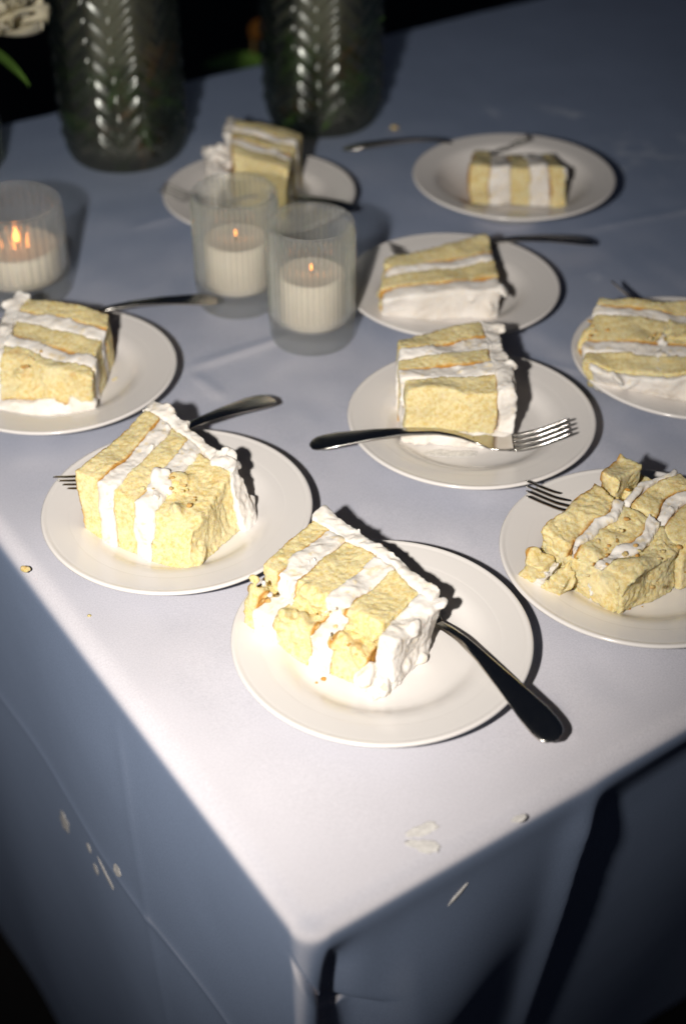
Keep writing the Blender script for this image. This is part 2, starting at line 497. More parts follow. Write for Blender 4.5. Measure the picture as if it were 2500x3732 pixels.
me_bowl = lathe('rimmed_bowl', plate_profile(0.095, True), 128)
me_bowl.materials.append(M_PLATE)
PLATE_LABEL = {1: 'round white plate nearest the table corner, frontmost of all plates', 2: 'round white plate nearest the left table edge, under the slice with a sagging front',
    3: 'round white plate with a fork lying across its near rim', 4: 'white plate cut by the left edge of the picture, beside the candle glasses',
    5: 'white plate just right of the two tall ribbed glasses', 6: 'deep white rimmed plate farthest back on the right', 7: 'white plate behind the two ribbed glasses, in front of the vases',
    8: 'white plate cut by the right edge of the picture, the upper of the two there', 9: 'white plate cut by the right edge of the picture, the lower of the two there'}
for k, (x, y) in PLATES.items():
    o = link('rimmed_bowl' if k == 6 else 'dessert_plate', me_bowl if k == 6 else me_plate, None, None, (x, y, 0.0016))
    o.rotation_euler = (0, 0, k*0.7)
    tag(o, PLATE_LABEL[k], 'plate', 'white plates of cake on the table')

# ---------------------------------------------------------------- cake
def tri(H, s, l, t):
    s, l, t = np.broadcast_arrays(np.asarray(s, float), np.asarray(l, float), np.asarray(t, float))
    s = s[..., None]; l = l[..., None]; t = t[..., None]
    A, B, C, D, A0, B0, C0, D0 = [np.array(v) for v in H]
    top = A*(1-s)*(1-l)+B*(1-s)*l+C*s*l+D*s*(1-l)
    bot = A0*(1-s)*(1-l)+B0*(1-s)*l+C0*s*l+D0*s*(1-l)
    return bot*(1-t)+top*t

def inv_tri(H, P, it=6):
    x = np.full((len(P), 3), 0.5)
    e = 1e-3
    for _ in range(it):
        F = tri(H, x[:, 0], x[:, 1], x[:, 2]) - P
        J = np.stack([(tri(H, x[:, 0]+e*(k == 0), x[:, 1]+e*(k == 1), x[:, 2]+e*(k == 2))-P-F)/e for k in range(3)], -1)
        dx = np.linalg.solve(J+np.eye(3)*1e-9, F[..., None])[..., 0]
        x = np.clip(x-np.clip(dx, -0.5, 0.5), -0.6, 1.6)
    return x

def block_vf(H, s0, s1, l0, l1, t0, t1, n=6, jit=0.0, seed=0):
    g = np.linspace(0, 1, n+1)
    verts = []; faces = []
    for ax in range(3):
        for side in (0, 1):
            u, v = np.meshgrid(g, g, indexing='ij')
            w = np.full_like(u, side)
            p = [None]*3; p[ax] = w; p[(ax+1) % 3] = u; p[(ax+2) % 3] = v
            pos = tri(H, s0+(s1-s0)*p[0], l0+(l1-l0)*p[1], t0+(t1-t0)*p[2]).reshape(-1, 3)
            off = sum(len(a) for a in verts)
            verts.append(pos)
            idx = off+np.arange((n+1)**2).reshape(n+1, n+1)
            q = np.stack([idx[:-1, :-1], idx[1:, :-1], idx[1:, 1:], idx[:-1, 1:]], -1).reshape(-1, 4)
            if side == 0: q = q[:, ::-1]
            faces.append(q)
    V = np.concatenate(verts)
    if jit: V = V + jit*np.stack([fbm(V, 0.014, seed+k*31, 2) for k in range(3)], -1)
    return V, np.concatenate(faces)

_ico = {}
def ico_vf(sub=2):
    if sub not in _ico:
        bm = bmesh.new(); bmesh.ops.create_icosphere(bm, subdivisions=sub, radius=1.0)
        _ico[sub] = (np.array([v.co[:] for v in bm.verts]), np.array([[v.index for v in f.verts] for f in bm.faces]))
        bm.free()
    return _ico[sub]

def lump_vf(c, r, sq=(1, 1, 1)):
    v, f = ico_vf(2)
    R = np.linalg.qr(RNG.randn(3, 3))[0]
    return (v*np.array(sq)*r)@R.T+np.array(c), f

def remesh_part(name, shapes, voxel):
    """union of closed shapes as one even skin."""
    bm = bmesh.new()
    for V, F in shapes:
        vs = [bm.verts.new(v) for v in V]
        for f in F:
            try: bm.faces.new([vs[i] for i in f])
            except ValueError: pass
    bmesh.ops.remove_doubles(bm, verts=bm.verts, dist=1e-6)
    bmesh.ops.recalc_face_normals(bm, faces=bm.faces)
    me = bpy.data.meshes.new('tmp'); bm.to_mesh(me); bm.free()
    ob = bpy.data.objects.new('tmp', me); COL.objects.link(ob)
    md = ob.modifiers.new('r', 'REMESH'); md.mode = 'VOXEL'; md.voxel_size = voxel; md.adaptivity = 0
    dg = bpy.context.evaluated_depsgraph_get()
    res = bpy.data.meshes.new_from_object(ob.evaluated_get(dg))
    bpy.data.objects.remove(ob); bpy.data.meshes.remove(me)
    res.name = name
    return res

def get_co(me):
    a = np.empty(len(me.vertices)*3, dtype=np.float32); me.vertices.foreach_get('co', a); return a.reshape(-1, 3).astype(float)
def get_no(me):
    a = np.empty(len(me.vertices)*3, dtype=np.float32); me.vertices.foreach_get('normal', a); return a.reshape(-1, 3).astype(float)

def relax(me, n, f=0.5):
    ed = np.empty(len(me.edges)*2, dtype=np.int32); me.edges.foreach_get('vertices', ed); ed = ed.reshape(-1, 2)
    co = get_co(me)
    deg = np.bincount(ed.ravel(), minlength=len(co)).astype(float)[:, None]; deg[deg == 0] = 1
    for _ in range(n):
        acc = np.zeros_like(co)
        for k in range(3):
            acc[:, k] = np.bincount(ed[:, 0], weights=co[ed[:, 1], k], minlength=len(co))+np.bincount(ed[:, 1], weights=co[ed[:, 0], k], minlength=len(co))
        co = co*(1-f)+f*acc/deg
    me.vertices.foreach_set('co', co.astype(np.float32).ravel()); me.update()

SPONGE_NOISE = [(0.020, 0.0007, 1), (0.0060, 0.00025, 1), (0.0024, -0.00055, 1), (0.0015, -0.00045, 1)]
FROST_NOISE = [(0.016, 0.0013, 2), (0.0070, 0.0007, 2), (0.0024, 0.00045, 1)]

def cake_part(name, shapes, H, mat, parent, loc, voxel, rounds, noise, crust=(), patch=0.0, seed=0, floor_z=0.0098, wk=1.0):
    me = remesh_part(name, shapes, voxel)
    if len(me.vertices) == 0: return None
    relax(me, rounds)
    co = get_co(me); no = get_no(me)
    d = np.zeros(len(co))
    for k, (sc_, amp, oc) in enumerate(noise):
        f_ = fbm(co, sc_, seed*13+k*101, oc)
        # negative amplitude: small pits where crumbs tore out
        d += amp*f_ if amp > 0 else amp*smoothstep(0.05, 0.65, f_)
    base = co.copy()
    wz = smoothstep(0.010, 0.03, co[:, 2])
    warp = np.stack([fbm(base, 0.030, 900+(int(seed)//100)*7+a_*31, 2) for a_ in range(3)], -1)*np.array([.0034, .0034, .0030])
    co = co+no*d[:, None]+wk*warp*wz[:, None]
    co[:, 2] = np.maximum(co[:, 2], floor_z)
    cr = np.zeros(len(co))
    if crust:
        prm = inv_tri(H, base)
        S = np.linalg.norm(np.array(H[3])-np.array(H[0])); Lg = np.linalg.norm(np.array(H[1])-np.array(H[0])); T = 0.045
        jit = 0.0006*fbm(base, 0.004, seed+7, 2)
        for ax, val, stg, wid in crust:
            k = 'slt'.index(ax); scl = (S, Lg, T)[k]
            cr = np.maximum(cr, stg*np.exp(-np.maximum(np.abs(prm[:, k]-val)*scl+jit, 0)/wid))
    if patch:
        cr = np.maximum(cr, patch*smoothstep(0.25, 0.55, fbm(base, 0.009 if mat is M_SPONGE else 0.0035, seed+55, 3))*(1.0 if mat is M_SPONGE else 2.2))
    co -= np.array(loc)
    me.vertices.foreach_set('co', co.astype(np.float32).ravel()); me.update()
    at = me.attributes.new('crust', 'FLOAT', 'POINT'); at.data.foreach_set('value', cr.astype(np.float32))
    smooth(me)
    return link(name, me, mat, parent)

CAKE_H = {
    1: [(-0.0579,0.6528,0.0460), (-0.0109,0.7179,0.0460), (0.0568,0.6334,0.0460), (0.0285,0.5927,0.0460), (-0.0589,0.6428,0.0090), (-0.0109,0.7179,0.0090), (0.0494,0.6261,0.0090), (0.0272,0.5911,0.0090)],
    2: [(-0.1756,0.7459,0.0550), (-0.1317,0.8274,0.0550), (-0.0719,0.7645,0.0500), (-0.0938,0.7063,0.0360), (-0.1709,0.7346,0.0090), (-0.1317,0.8274,0.0090), (-0.0604,0.7515,0.0090), (-0.0985,0.6938,0.0090)],
    3: [(0.0402,0.9096,0.0550), (0.1159,0.9403,0.0550), (0.1211,0.8412,0.0550), (0.0417,0.8412,0.0550), (0.0402,0.9096,0.0090), (0.1159,0.9403,0.0090), (0.1198,0.8360,0.0090), (0.0414,0.8430,0.0090)],
    4: [(-0.2547,0.9828,0.0550), (-0.1781,0.9529,0.0550), (-0.1813,0.8756,0.0450), (-0.2637,0.9125,0.0450), (-0.2547,0.9828,0.0090), (-0.1781,0.9529,0.0090), (-0.1845,0.8820,0.0090), (-0.2605,0.8709,0.0090)],
    5: [(0.0365,1.0618,0.0450), (0.1221,1.1054,0.0450), (0.1297,1.0190,0.0380), (0.0282,1.0017,0.0380), (0.0365,1.0618,0.0090), (0.1221,1.1054,0.0090), (0.1286,1.0198,0.0090), (0.0300,1.0136,0.0090)],
    6: [(0.1180,1.2246,0.0520), (0.1218,1.2820,0.0400), (0.2040,1.2784,0.0400), (0.2048,1.2204,0.0520), (0.1185,1.2262,0.0120), (0.1218,1.2820,0.0120), (0.2040,1.2784,0.0120), (0.2119,1.2181,0.0120)],
    7: [(-0.1078,1.3146,0.0620), (-0.0380,1.2769,0.0620), (-0.0510,1.1927,0.0620), (-0.1058,1.2355,0.0620), (-0.1078,1.3146,0.0090), (-0.0380,1.2769,0.0090), (-0.0510,1.1927,0.0090), (-0.1058,1.2355,0.0090)],
    8: [(0.1969,0.9826,0.0500), (0.2878,0.9762,0.0500), (0.2717,0.8820,0.0380), (0.1784,0.8965,0.0380), (0.1969,0.9826,0.0090), (0.2878,0.9762,0.0090), (0.2772,0.8861,0.0090), (0.1862,0.9126,0.0090)],
    9: [(0.1152,0.6807,0.0500), (0.1928,0.7731,0.0550), (0.2445,0.7173,0.0450), (0.1699,0.6406,0.0420), (0.1189,0.7009,0.0090), (0.1928,0.7731,0.0090), (0.2390,0.7009,0.0090), (0.1647,0.6505,0.0090)],
}
CAKE_LABEL = {1: 'cake slice on the front plate nearest the table corner, frosting smeared down its right side',
    2: 'cake slice with a sagging torn front, nearest the left table edge', 3: 'upright cake slice with a fork lying in front of it',
    4: 'cake slice cut by the left edge of the picture, below the left candle glass', 5: 'cake slice with a broad frosted front, right of the ribbed glasses',
    6: 'small cake slice in the deep plate, layers standing upright, farthest back on the right', 7: 'leaning cake slice partly hidden behind the ribbed glasses',
    8: 'cracked cake slice at the right edge of the picture, the upper of two', 9: 'crumbled cake slice in pieces at the right edge of the picture, the lower of two'}

def cut(H, ds=(0, 0, 0), rot=0.0, about=None):
    """the same slice body nudged or turned a little: for pieces that have broken away."""
    P = np.array(H, float)
    c = P.mean(0) if about is None else np.array(about)
    R = np.array(Matrix.Rotation(rot, 3, 'Z'))
    return [tuple(v) for v in ((P-c)@R.T+c+np.array(ds))]

def build_cake(k, layers, voxel=0.0014, wk=1.0):
    """layers: dicts kind ('s' sponge / 'f' frosting), box (s0,s1,l0,l1,t0,t1), optional H, crust, lumps, patch, rough."""
    loc = (PLATES[k][0], PLATES[k][1], 0.0016)
    root = empty('cake_slice', loc, CAKE_LABEL[k], 'cake', 'slices of layered yellow cake')
    for i, L in enumerate(layers):
        H = L.get('H', CAKE_H[k]); sponge = L['kind'] == 's'
        s0, s1, l0, l1, t0, t1 = L['box']
        shapes = [block_vf(H, s0, s1, l0, l1, t0, t1, 8, L.get('jit', 0.0010 if sponge else 0.0022), k*50+i*7)]
        for (s, l, t, r, *sq) in L.get('lumps', ()):
            shapes.append(lump_vf(tri(H, s, l, t), r, sq[0] if sq else (1, 0.8, 0.7)))
        rough = L.get('rough', 1.0)
        nz = [(a, b*rough, c) for a, b, c in (SPONGE_NOISE if sponge else FROST_NOISE)]
        cake_part(L.get('name', 'sponge_layer' if sponge else 'frosting_layer'), shapes, H, M_SPONGE if sponge else M_FROST, root, loc, voxel,
                  L.get('rounds', 4 if sponge else 4), nz, L.get('crust', ()), L.get('patch', 0.0), k*100+i*3, wk=wk)
    return root

def stack(bounds, l0=0.0, l1=1.0, coat=None, H=None, w=0.0013, strength=1.0, edge_l=None, rnd=None, patch=0.12):
    """alternating sponge/frosting along s from a list (kind, s0, s1)."""
    out = []
    rnd = rnd or random.Random(3)
    for kind, a, b in bounds:
        if kind == 's':
            cr = [('s', a, strength, w)] + ([('s', b, strength, w)] if b < .89 else [])
            if edge_l is not None: cr.append(('l', edge_l, strength, w))
            d = dict(kind='s', box=(a, b, l0+rnd.uniform(-.01, .015), l1, 0, 1+rnd.uniform(-.02, .02)), crust=cr, patch=patch)
        else:
            lum = [(rnd.uniform(a, b), l0+rnd.uniform(0.0, 1.0)*(l1-l0), 1.0, rnd.uniform(.0016, .0026), (1, .8, .5)) for _ in range(3)]
            lum += [(rnd.uniform(a, b), l0, rnd.uniform(.1, 1), rnd.uniform(.0016, .0026), (1, .8, .5)) for _ in range(3)]
            d = dict(kind='f', box=(a-.014, b+.014, l0+rnd.uniform(-.02, .01), l1, 0, 1+rnd.uniform(-.01, .035)), lumps=lum, patch=0.25)
        if H is not None: d['H'] = H
        out.append(d)
    return out

R_ = random.Random
def coat(box, n, seed, axis='l', side=1, H=None, r=(.003, .006), name='frosting_coat', patch=0.12, rough=1.3):
    rd = R_(seed); s0, s1, l0, l1, t0, t1 = box
    lum = []
    for _ in range(n//4):
        s, l, t = rd.uniform(s0, s1), rd.uniform(l0, l1), rd.uniform(t0, t1)
        m = rd.random()
        if axis == 'l':
            l = l1 if side else l0
            if m < .45: t = t1
        elif axis == 's':
            s = s1 if side else s0
            if m < .45: t = t1
        else: t = t1
        lum.append((s, l, t-.03, rd.uniform(*r)*1.5, (1, .7, .33)))
    d = dict(kind='f', box=box, lumps=lum, name=name, rough=rough, rounds=5, patch=patch)
    if H is not None: d['H'] = H
    return d

def lumps(n, seed, s=(0, 1), l=(0, 0), t=(0, 1), r=(.002, .005)):
    rd = R_(seed); c = lambda v: 0.5+(v-0.5)*0.94
    return [(c(rd.uniform(*s)), rd.uniform(*l)+.02, c(rd.uniform(*t)), rd.uniform(*r)*1.3, (1, .8, .5)) for _ in range(n)]

# front slice: upper half and a front lower half that has broken forward
H1 = CAKE_H[1]
H1b = cut(H1, (-0.003, -0.007, 0))
L1 = []
up = stack([('s', 0.0, .13), ('f', .13, .25), ('s', .25, .52), ('f', .52, .64), ('s', .64, .90)], 0.16, 0.88, edge_l=0.88, rnd=R_(1))
for d in up: d['box'] = d['box'][:4]+(0.40, d['box'][5])
up[2]['lumps'] = lumps(10, 3, (.26, .5), (.14, .2), (.5, .95), (.003, .006))
up[4]['lumps'] = lumps(8, 4, (.66, .88), (.14, .2), (.5, .95), (.003, .006))
L1 += up
lo = stack([('s', 0.0, .11), ('f', .11, .24), ('s', .24, .50), ('f', .50, .62), ('s', .62, .86)], 0.0, 0.85, H=H1b, rnd=R_(2), patch=0.3)
for d in lo: d['box'] = d['box'][:4]+(0, 0.64)
lo[2]['lumps'] = lumps(9, 5, (.25, .5), (0, .1), (.45, .72), (.003, .006)); lo[4]['lumps'] = lumps(9, 6, (.63, .85), (0, .1), (.4, .68), (.003, .006))
lo[2]['patch'] = .45; lo[4]['patch'] = .5; lo[0]['patch'] = .4
lo[0]['lumps'] = lumps(6, 8, (0, .1), (0, .2), (.6, 1.0), (.003, .005))
L1 += lo
L1.append(coat((-0.02, 1.0, .86, 1.02, 0.0, 1.05), 30, 9, 'l', 1, r=(.0022, .0042)))
L1.append(coat((.90, 1.02, .02, 1.0, 0.0, .95), 22, 10, 's', 1, r=(.0022, .0042)))
L1.append(dict(kind='f', name='frosting_smear', box=(.86, 1.02, -.16, .08, 0, .34), lumps=lumps(12, 12, (.84, 1.04), (-.22, .1), (0, .5), (.003, .006)), rough=1.5, rounds=5, patch=.3))
build_cake(1, L1, 0.0011)

H2 = CAKE_H[2]
L2 = stack([('s', 0.0, .20), ('f', .20, .31), ('s', .31, .52), ('f', .52, .64)], 0.0, .90, edge_l=.90, rnd=R_(5), patch=0.05)
L2.append(dict(kind='s', box=(.63, 1.0, 0.0, .88, 0, .98), crust=[('s', .63, .9, .0009), ('l', .88, .9, .0012)], patch=.3, rough=1.2, rounds=6,
    lumps=lumps(4, 21, (.62, .95), (.1, .5), (.93, 1.03), (.005, .008))+lumps(3, 22, (.93, .98), (.05, .7), (.2, .8), (.006, .009))))
L2.append(coat((-0.02, 1.0, .89, 1.02, 0.0, 1.02), 24, 23, 'l', 1, r=(.003, .006)))
L2.append(dict(kind='f', name='frosting_smear', box=(.80, 1.04, .80, 1.02, 0, 1.05), lumps=lumps(10, 24, (.8, 1.08), (.85, 1.04), (0, 1.1), (.003, .006)), rough=1.4, rounds=5))
L2.append(dict(kind='f', name='frosting_smear', box=(.50, .62, .16, .36, .90, 1.06), lumps=lumps(7, 25, (.5, .68), (.1, .4), (1.0, 1.1), (.003, .005)), rough=1.4, rounds=5))
build_cake(2, L2, 0.0012)

L3 = stack([('s', 0.0, .24), ('f', .24, .40), ('s', .40, .61), ('f', .61, .76)], 0.0, .86, edge_l=.86, rnd=R_(8), patch=.08)
L3.append(dict(kind='s', box=(.76, 1.0, 0.02, .86, .22, 1.0), crust=[('s', .76, .9, .001), ('l', .86, .9, .0014), ('t', .22, .5, .002)], patch=.1, rounds=6))
L3.append(coat((-.01, 1.0, .85, 1.02, 0, 1.02), 26, 31, 'l', 1, r=(.003, .006)))
L3.append(dict(kind='f', name='frosting_base', box=(.70, 1.03, 0.0, .98, 0, .24), lumps=lumps(14, 32, (.98, 1.06), (0, 1), (0, .2), (.003, .005)), rough=1.3, rounds=5))
build_cake(3, L3, 0.0013)

L4 = stack([('s', 0.0, .27), ('f', .27, .42), ('s', .42, .70), ('f', .70, .84)], .10, 1.0, edge_l=.10, rnd=R_(11), patch=.08)
L4.append(dict(kind='s', box=(.84, 1.0, .08, .99, .26, 1.0), crust=[('s', .84, .8, .001), ('t', .26, .95, .0035)], patch=.35, rough=1.6, lumps=lumps(10, 41, (.98, 1.03), (.1, .9), (.3, .9), (.003, .006))))
L4.append(coat((-.02, 1.0, -.02, .12, 0, 1.02), 20, 42, 'l', 0, r=(.002, .005)))
L4.append(dict(kind='f', name='frosting_base', box=(.70, 1.02, .05, 1.0, 0, .30), lumps=lumps(14, 43, (.98, 1.04), (0, 1), (0, .35), (.003, .005)), rough=1.4, rounds=5))
build_cake(4, L4, 0.0015)

L5 = stack([('s', 0.0, .36), ('f', .36, .50), ('s', .50, .80)], 0.0, 1.0, rnd=R_(14), patch=.06)
L5[0]['lumps'] = lumps(6, 51, (.05, .3), (0, .02), (.2, .95), (.004, .007)); L5[2]['lumps'] = lumps(6, 52, (.55, .78), (0, .02), (.2, .95), (.004, .007))
L5.append(coat((.78, 1.0, .02, 1.0, 0, .96), 14, 53, 's', 1, r=(.003, .006), name='frosting_top', rough=0.8, patch=.05))
build_cake(5, L5, 0.0017)

L6 = stack([('s', 0.0, .21), ('f', .21, .40), ('s', .40, .60), ('f', .60, .78), ('s', .78, .97)], 0.0, 1.0, rnd=R_(17), patch=.05)
L6.append(dict(kind='f', name='frosting_smear', box=(.93, 1.0, .02, .22, .72, .98), lumps=lumps(4, 61, (.94, 1.0), (0, .2), (.75, .98), (.003, .004)), rounds=5))
build_cake(6, L6, 0.0018, 1.4)

L7 = stack([('s', 0.0, .27), ('f', .27, .38), ('s', .38, .62), ('f', .62, .74), ('s', .74, 1.0)], .05, 1.0, edge_l=.05, rnd=R_(19), patch=.15)
L7.append(coat((-.02, .6, -.04, .08, 0, 1.03), 14, 71, 'l', 0, r=(.003, .005)))
L7.append(dict(kind='f', name='frosting_smear', box=(.55, 1.12, -.42, .02, 0, .62), lumps=lumps(12, 72, (.5, 1.1), (-.42, 0), (.5, .7), (.004, .007)), rough=1.5, rounds=5))
L7[4]['patch'] = .1
build_cake(7, L7, 0.0018)

b8 = [('s', 0.0, .17), ('f', .17, .27), ('s', .27, .55), ('f', .55, .70), ('s', .70, .94)]
L8 = stack(b8, 0.0, 1.0, rnd=R_(23), patch=.14)
L8.append(dict(kind='f', name='frosting_smear', box=(.20, .80, .575, .600, .90, 1.015), lumps=lumps(14, 84, (.15, .9), (.54, .62), (.94, 1.02), (.0022, .004)), rough=1.6, rounds=2, patch=.3))
L8.append(dict(kind='s', name='sponge_chunk', box=(.26, .50, .62, .84, .9, 1.07), rough=1.4, patch=.3, lumps=lumps(6, 85, (.28, .5), (.6, .86), (.98, 1.05), (.003, .005))))
L8[2]['lumps'] = lumps(8, 81, (.3, .5), (-.06, .02), (.3, .9), (.004, .009)); L8[0]['lumps'] = lumps(5, 82, (.02, .16), (-.02, .2), (.9, 1.05), (.003, .006))
L8.append(coat((.93, 1.0, .06, 1.0, 0, .95), 16, 83, 's', 1, r=(.003, .006)))
build_cake(8, L8, 0.0016, 1.9)

H9 = CAKE_H[9]
b9 = [('s', 0.0, .31), ('f', .315, .37), ('s', .37, .60), ('f', .61, .70), ('s', .70, 1.0)]
L9 = stack(b9, .06, .60, rnd=R_(27), patch=.22)
for d in L9: d['box'] = d['box'][:5]+(1.06,) if d['kind'] == 'f' else d['box']
for d, rr in zip(L9, (1.25, 1.2, 1.25, 1.2, 1.25)): d['rough'] = rr*1.3; d['rounds'] = 3
L9[0]['lumps'] = lumps(3, 91, (-.02, .28), (.05, .56), (.8, 1.0), (.003, .005)); L9[2]['lumps'] = lumps(3, 92, (.4, .58), (.05, .5), (.85, 1.0), (.003, .005))
L9[4]['lumps'] = lumps(3, 93, (.74, 1.0), (.05, .5), (.3, 1.0), (.003, .005))
L9[0]['crust'].append(('s', -.02, .9, .002))
H9b = cut(H9, (.004, -.001, .001), -.04)
L9 += [dict(d, rough=1.2) for d in stack(b9[1:], .585, 1.0, H=H9b, rnd=R_(28), patch=.3)]
H9c = cut(H9, (-.001, -.003, 0), .12, H9[0])
L9 += [dict(kind='s', H=H9c, box=(.02, .20, -.10, .06, 0, .70), rough=1.2, patch=.2, crust=[('s', .0, .9, .0015)], lumps=lumps(6, 94, (.0, .2), (-.1, .05), (.3, .8), (.003, .006))),
       dict(kind='f', H=H9c, box=(.19, .28, -.10, .05, 0, .66), rough=1.3, lumps=lumps(5, 95, (.2, .28), (-.1, .05), (.4, .7), (.002, .004))),
       dict(kind='s', H=H9c, box=(.28, .48, -.10, .04, 0, .60), rough=1.2, patch=.25, lumps=lumps(6, 96, (.3, .48), (-.1, .05), (.3, .7), (.003, .006))),
       dict(kind='s', name='sponge_chunk', H=cut(H9, (.004, .0, .006), .1), box=(.02, .24, .62, .86, .55, 1.12), rough=1.1, patch=.2, crust=[('s', .02, 1.0, .0025)]),
       dict(kind='s', name='sponge_chunk', H=H9b, box=(.02, .30, .60, .95, 0, .6), rough=1.1, patch=.2)]
L9.append(dict(kind='s', name='sponge_crumble', box=(.05, .95, .06, .97, 0, .80), rough=1.6, patch=.25, lumps=lumps(4, 97, (.05, .95), (.05, .9), (.8, .95), (.003, .005))))
build_cake(9, L9, 0.0013, 1.9)

def crumbs_on(k, spots, seed, root):
    rd = R_(seed); V, F, off = [], [], 0
    v0, f0 = ico_vf(2)
    for (s, l, t, n, spread) in spots:
        c = tri(CAKE_H[k], s, l, t)
        for _ in range(n):
            r = rd.uniform(.0007, .0020)
            p = c+np.array([rd.gauss(0, spread), rd.gauss(0, spread), 0 if t < .1 else rd.gauss(0, .001)])
            if t < .1:
                p[2] = .0098+r*.3
                pc = np.array(PLATES[k]); dv = p[:2]-pc; dl = np.hypot(*dv)
                if dl > .050: p[:2] = pc+dv/dl*rd.uniform(.030, .050)
            v = v0*r*np.array([1, rd.uniform(.6, 1), rd.uniform(.5, .8)])
            v = v*(1+.35*fbm(v*900+rd.random()*50, 1.0, 3, 1))[:, None]
            V.append(v+p); F.append(f0+off); off += len(v)
    loc = root.location
    me = mesh_of('crumbs', np.concatenate(V)-np.array(loc), np.concatenate(F).tolist())
    at = me.attributes.new('crust', 'FLOAT', 'POINT'); at.data.foreach_set('value', (0.25+.5*RNG.rand(len(me.vertices)//len(v0)).repeat(len(v0))).astype(np.float32))
    o = link('crumbs', me, M_SPONGE, root); o['kind'] = 'stuff'
_roots = [o for o in COL.objects if o.name.startswith('cake_slice')]
crumbs_on(1, [(.5, .10, .66, 14, .006), (.8, .06, .62, 12, .006), (.1, .05, .7, 8, .004), (.5, -.12, .02, 10, .010), (.05, -.1, .02, 5, .006)], 3, _roots[0])
crumbs_on(2, [(.75, .3, 1.02, 8, .006), (.8, -.08, .02, 12, .012), (.58, .3, 1.04, 6, .004)], 4, _roots[1])
crumbs_on(4, [(.95, .4, 1.0, 8, .008), (1.08, .6, .02, 8, .012), (.3, 1.06, .02, 4, .004)], 5, _roots[3])
crumbs_on(9, [(.5, .3, 1.0, 26, .014), (.8, .3, 1.0, 20, .012), (.3, .5, 1.0, 14, .01), (.9, -.1, .02, 12, .012), (.2, -.1, .02, 8, .01)], 6, _roots[8])
crumbs_on(8, [(.4, .05, 1.0, 10, .008), (.5, .55, 1.0, 8, .006)], 7, _roots[7])

def crumb(x, y, r, mat, label, cat='crumb', name='cake_crumb', group='loose cake crumbs', z=0.0):
    v, f = ico_vf(3)
    v = v*np.array([1, .8, .55])*r
    nrm = v/np.linalg.norm(v, axis=1)[:, None]
    v = v+nrm*(0.35*r*fbm(v+np.array([x, y, 0])*50, r*.8, 3, 2))[:, None]
    v[:, 2] -= v[:, 2].min()
    me = mesh_of(name, v, f)
    at = me.attributes.new('crust', 'FLOAT', 'POINT'); at.data.foreach_set('value', np.full(len(v), .35 if mat is M_SPONGE else 0.0, dtype=np.float32))
    tag(link(name, me, mat, None, (x, y, z+float(top_z(np.array([x]), np.array([y]))[0]))), label, cat, group)
crumb(-0.2062, 0.7095, .0035, M_SPONGE, 'orange crumb on the cloth close to the left table edge')
crumb(-0.1593, 0.6669, .0013, M_SPONGE, 'tiny orange crumb on the cloth below the plate at the left table edge')
crumb(0.0534, 1.4301, .0042, M_SPONGE, 'yellow crumb on the cloth right of the right vase')

# ---------------------------------------------------------------- forks
FL = 0.185
_fx = np.array([0, .010, .022, .036, .048, .058, .068, .080, .095, .115, .140, .165, .185])
_fz = np.array([.0125, .0082, .0038, .0010, .0004, .0018, .0052, .0105, .0145, .0160, .0152, .0128, .0098])
def fz(x):
    x = np.asarray(x, float)
    xs = np.linspace(0, FL, 400); z = np.interp(xs, _fx, _fz)
    k = np.exp(-np.linspace(-2, 2, 25)**2); k /= k.sum()
    zz = np.convolve(np.pad(z, 12, mode='edge'), k, 'valid')
    return np.interp(x, xs, zz)

def loft(xs, yc, hw, th, n=14, pw=2.6, dish=None):
    verts, faces = [], []
    for i, x in enumerate(xs):
        for k in range(n):
            a = 2*math.pi*k/n
            c, s = math.cos(a), math.sin(a)
            y = hw[i]*math.copysign(abs(c)**(2/pw), c); z = th[i]*math.copysign(abs(s)**(2/pw), s)
            dz = 0 if dish is None else dish[i]*(y/max(hw[i], 1e-6))**2
            verts.append((x, yc[i]+y, float(fz(x))+z+dz))
    for i in range(len(xs)-1):
        for k in range(n):
            k2 = (k+1) % n
            faces.append((i*n+k, i*n+k2, (i+1)*n+k2, (i+1)*n+k))
    faces.append(tuple(range(n))[::-1]); faces.append(tuple((len(xs)-1)*n+k for k in range(n)))
    me = mesh_of('m', verts, faces)
    bm = bmesh.new(); bm.from_mesh(me); bmesh.ops.recalc_face_normals(bm, faces=bm.faces); bm.to_mesh(me); bm.free()
    me.materials.append(M_STEEL)
    return smooth(me)

hx = np.concatenate([np.linspace(.068, .160, 30), np.linspace(.163, .185, 12)])
hwid = np.interp(hx, [.068, .078, .092, .115, .145, .165, .174, .180, .1835, .185], [.0042, .0031, .0031, .0042, .0070, .0092, .0094, .0084, .0056, .0012])
hth = np.interp(hx, [.068, .085, .10, .15, .18, .185], [.0011, .0016, .0017, .0013, .0011, .0005])
ME_HANDLE = loft(hx, np.zeros(len(hx)), hwid, hth)
bx = np.linspace(.040, .0685, 20)
bw = np.interp(bx, [.040, .046, .052, .058, .063, .0685], [.0106, .0111, .0110, .0094, .0064, .0041])
ME_HEAD = loft(bx, np.zeros(len(bx)), bw, np.interp(bx, [.04, .0685], [.0010, .0012]), n=22, pw=3.0, dish=np.interp(bx, [.04, .052, .0685], [.0016, .0016, 0]))
ME_TINE = []
for y0 in (-.0090, -.0030, .0030, .0090):
    tx = np.concatenate([[0, .0008, .002], np.linspace(.005, .0415, 18)])
    hw = np.interp(tx, [0, .0008, .004, .02, .0415], [.0004, .0008, .0011, .0014, .0017])
    ME_TINE.append(loft(tx, np.full(len(tx), y0)*np.interp(tx, [0, .0415], [.95, 1]), hw, np.interp(tx, [0, .002, .0415], [.0004, .0007, .0010]), n=10,
                        dish=None))
for me, nm in ((ME_HANDLE, 'handle'), (ME_HEAD, 'head')): me.name = nm

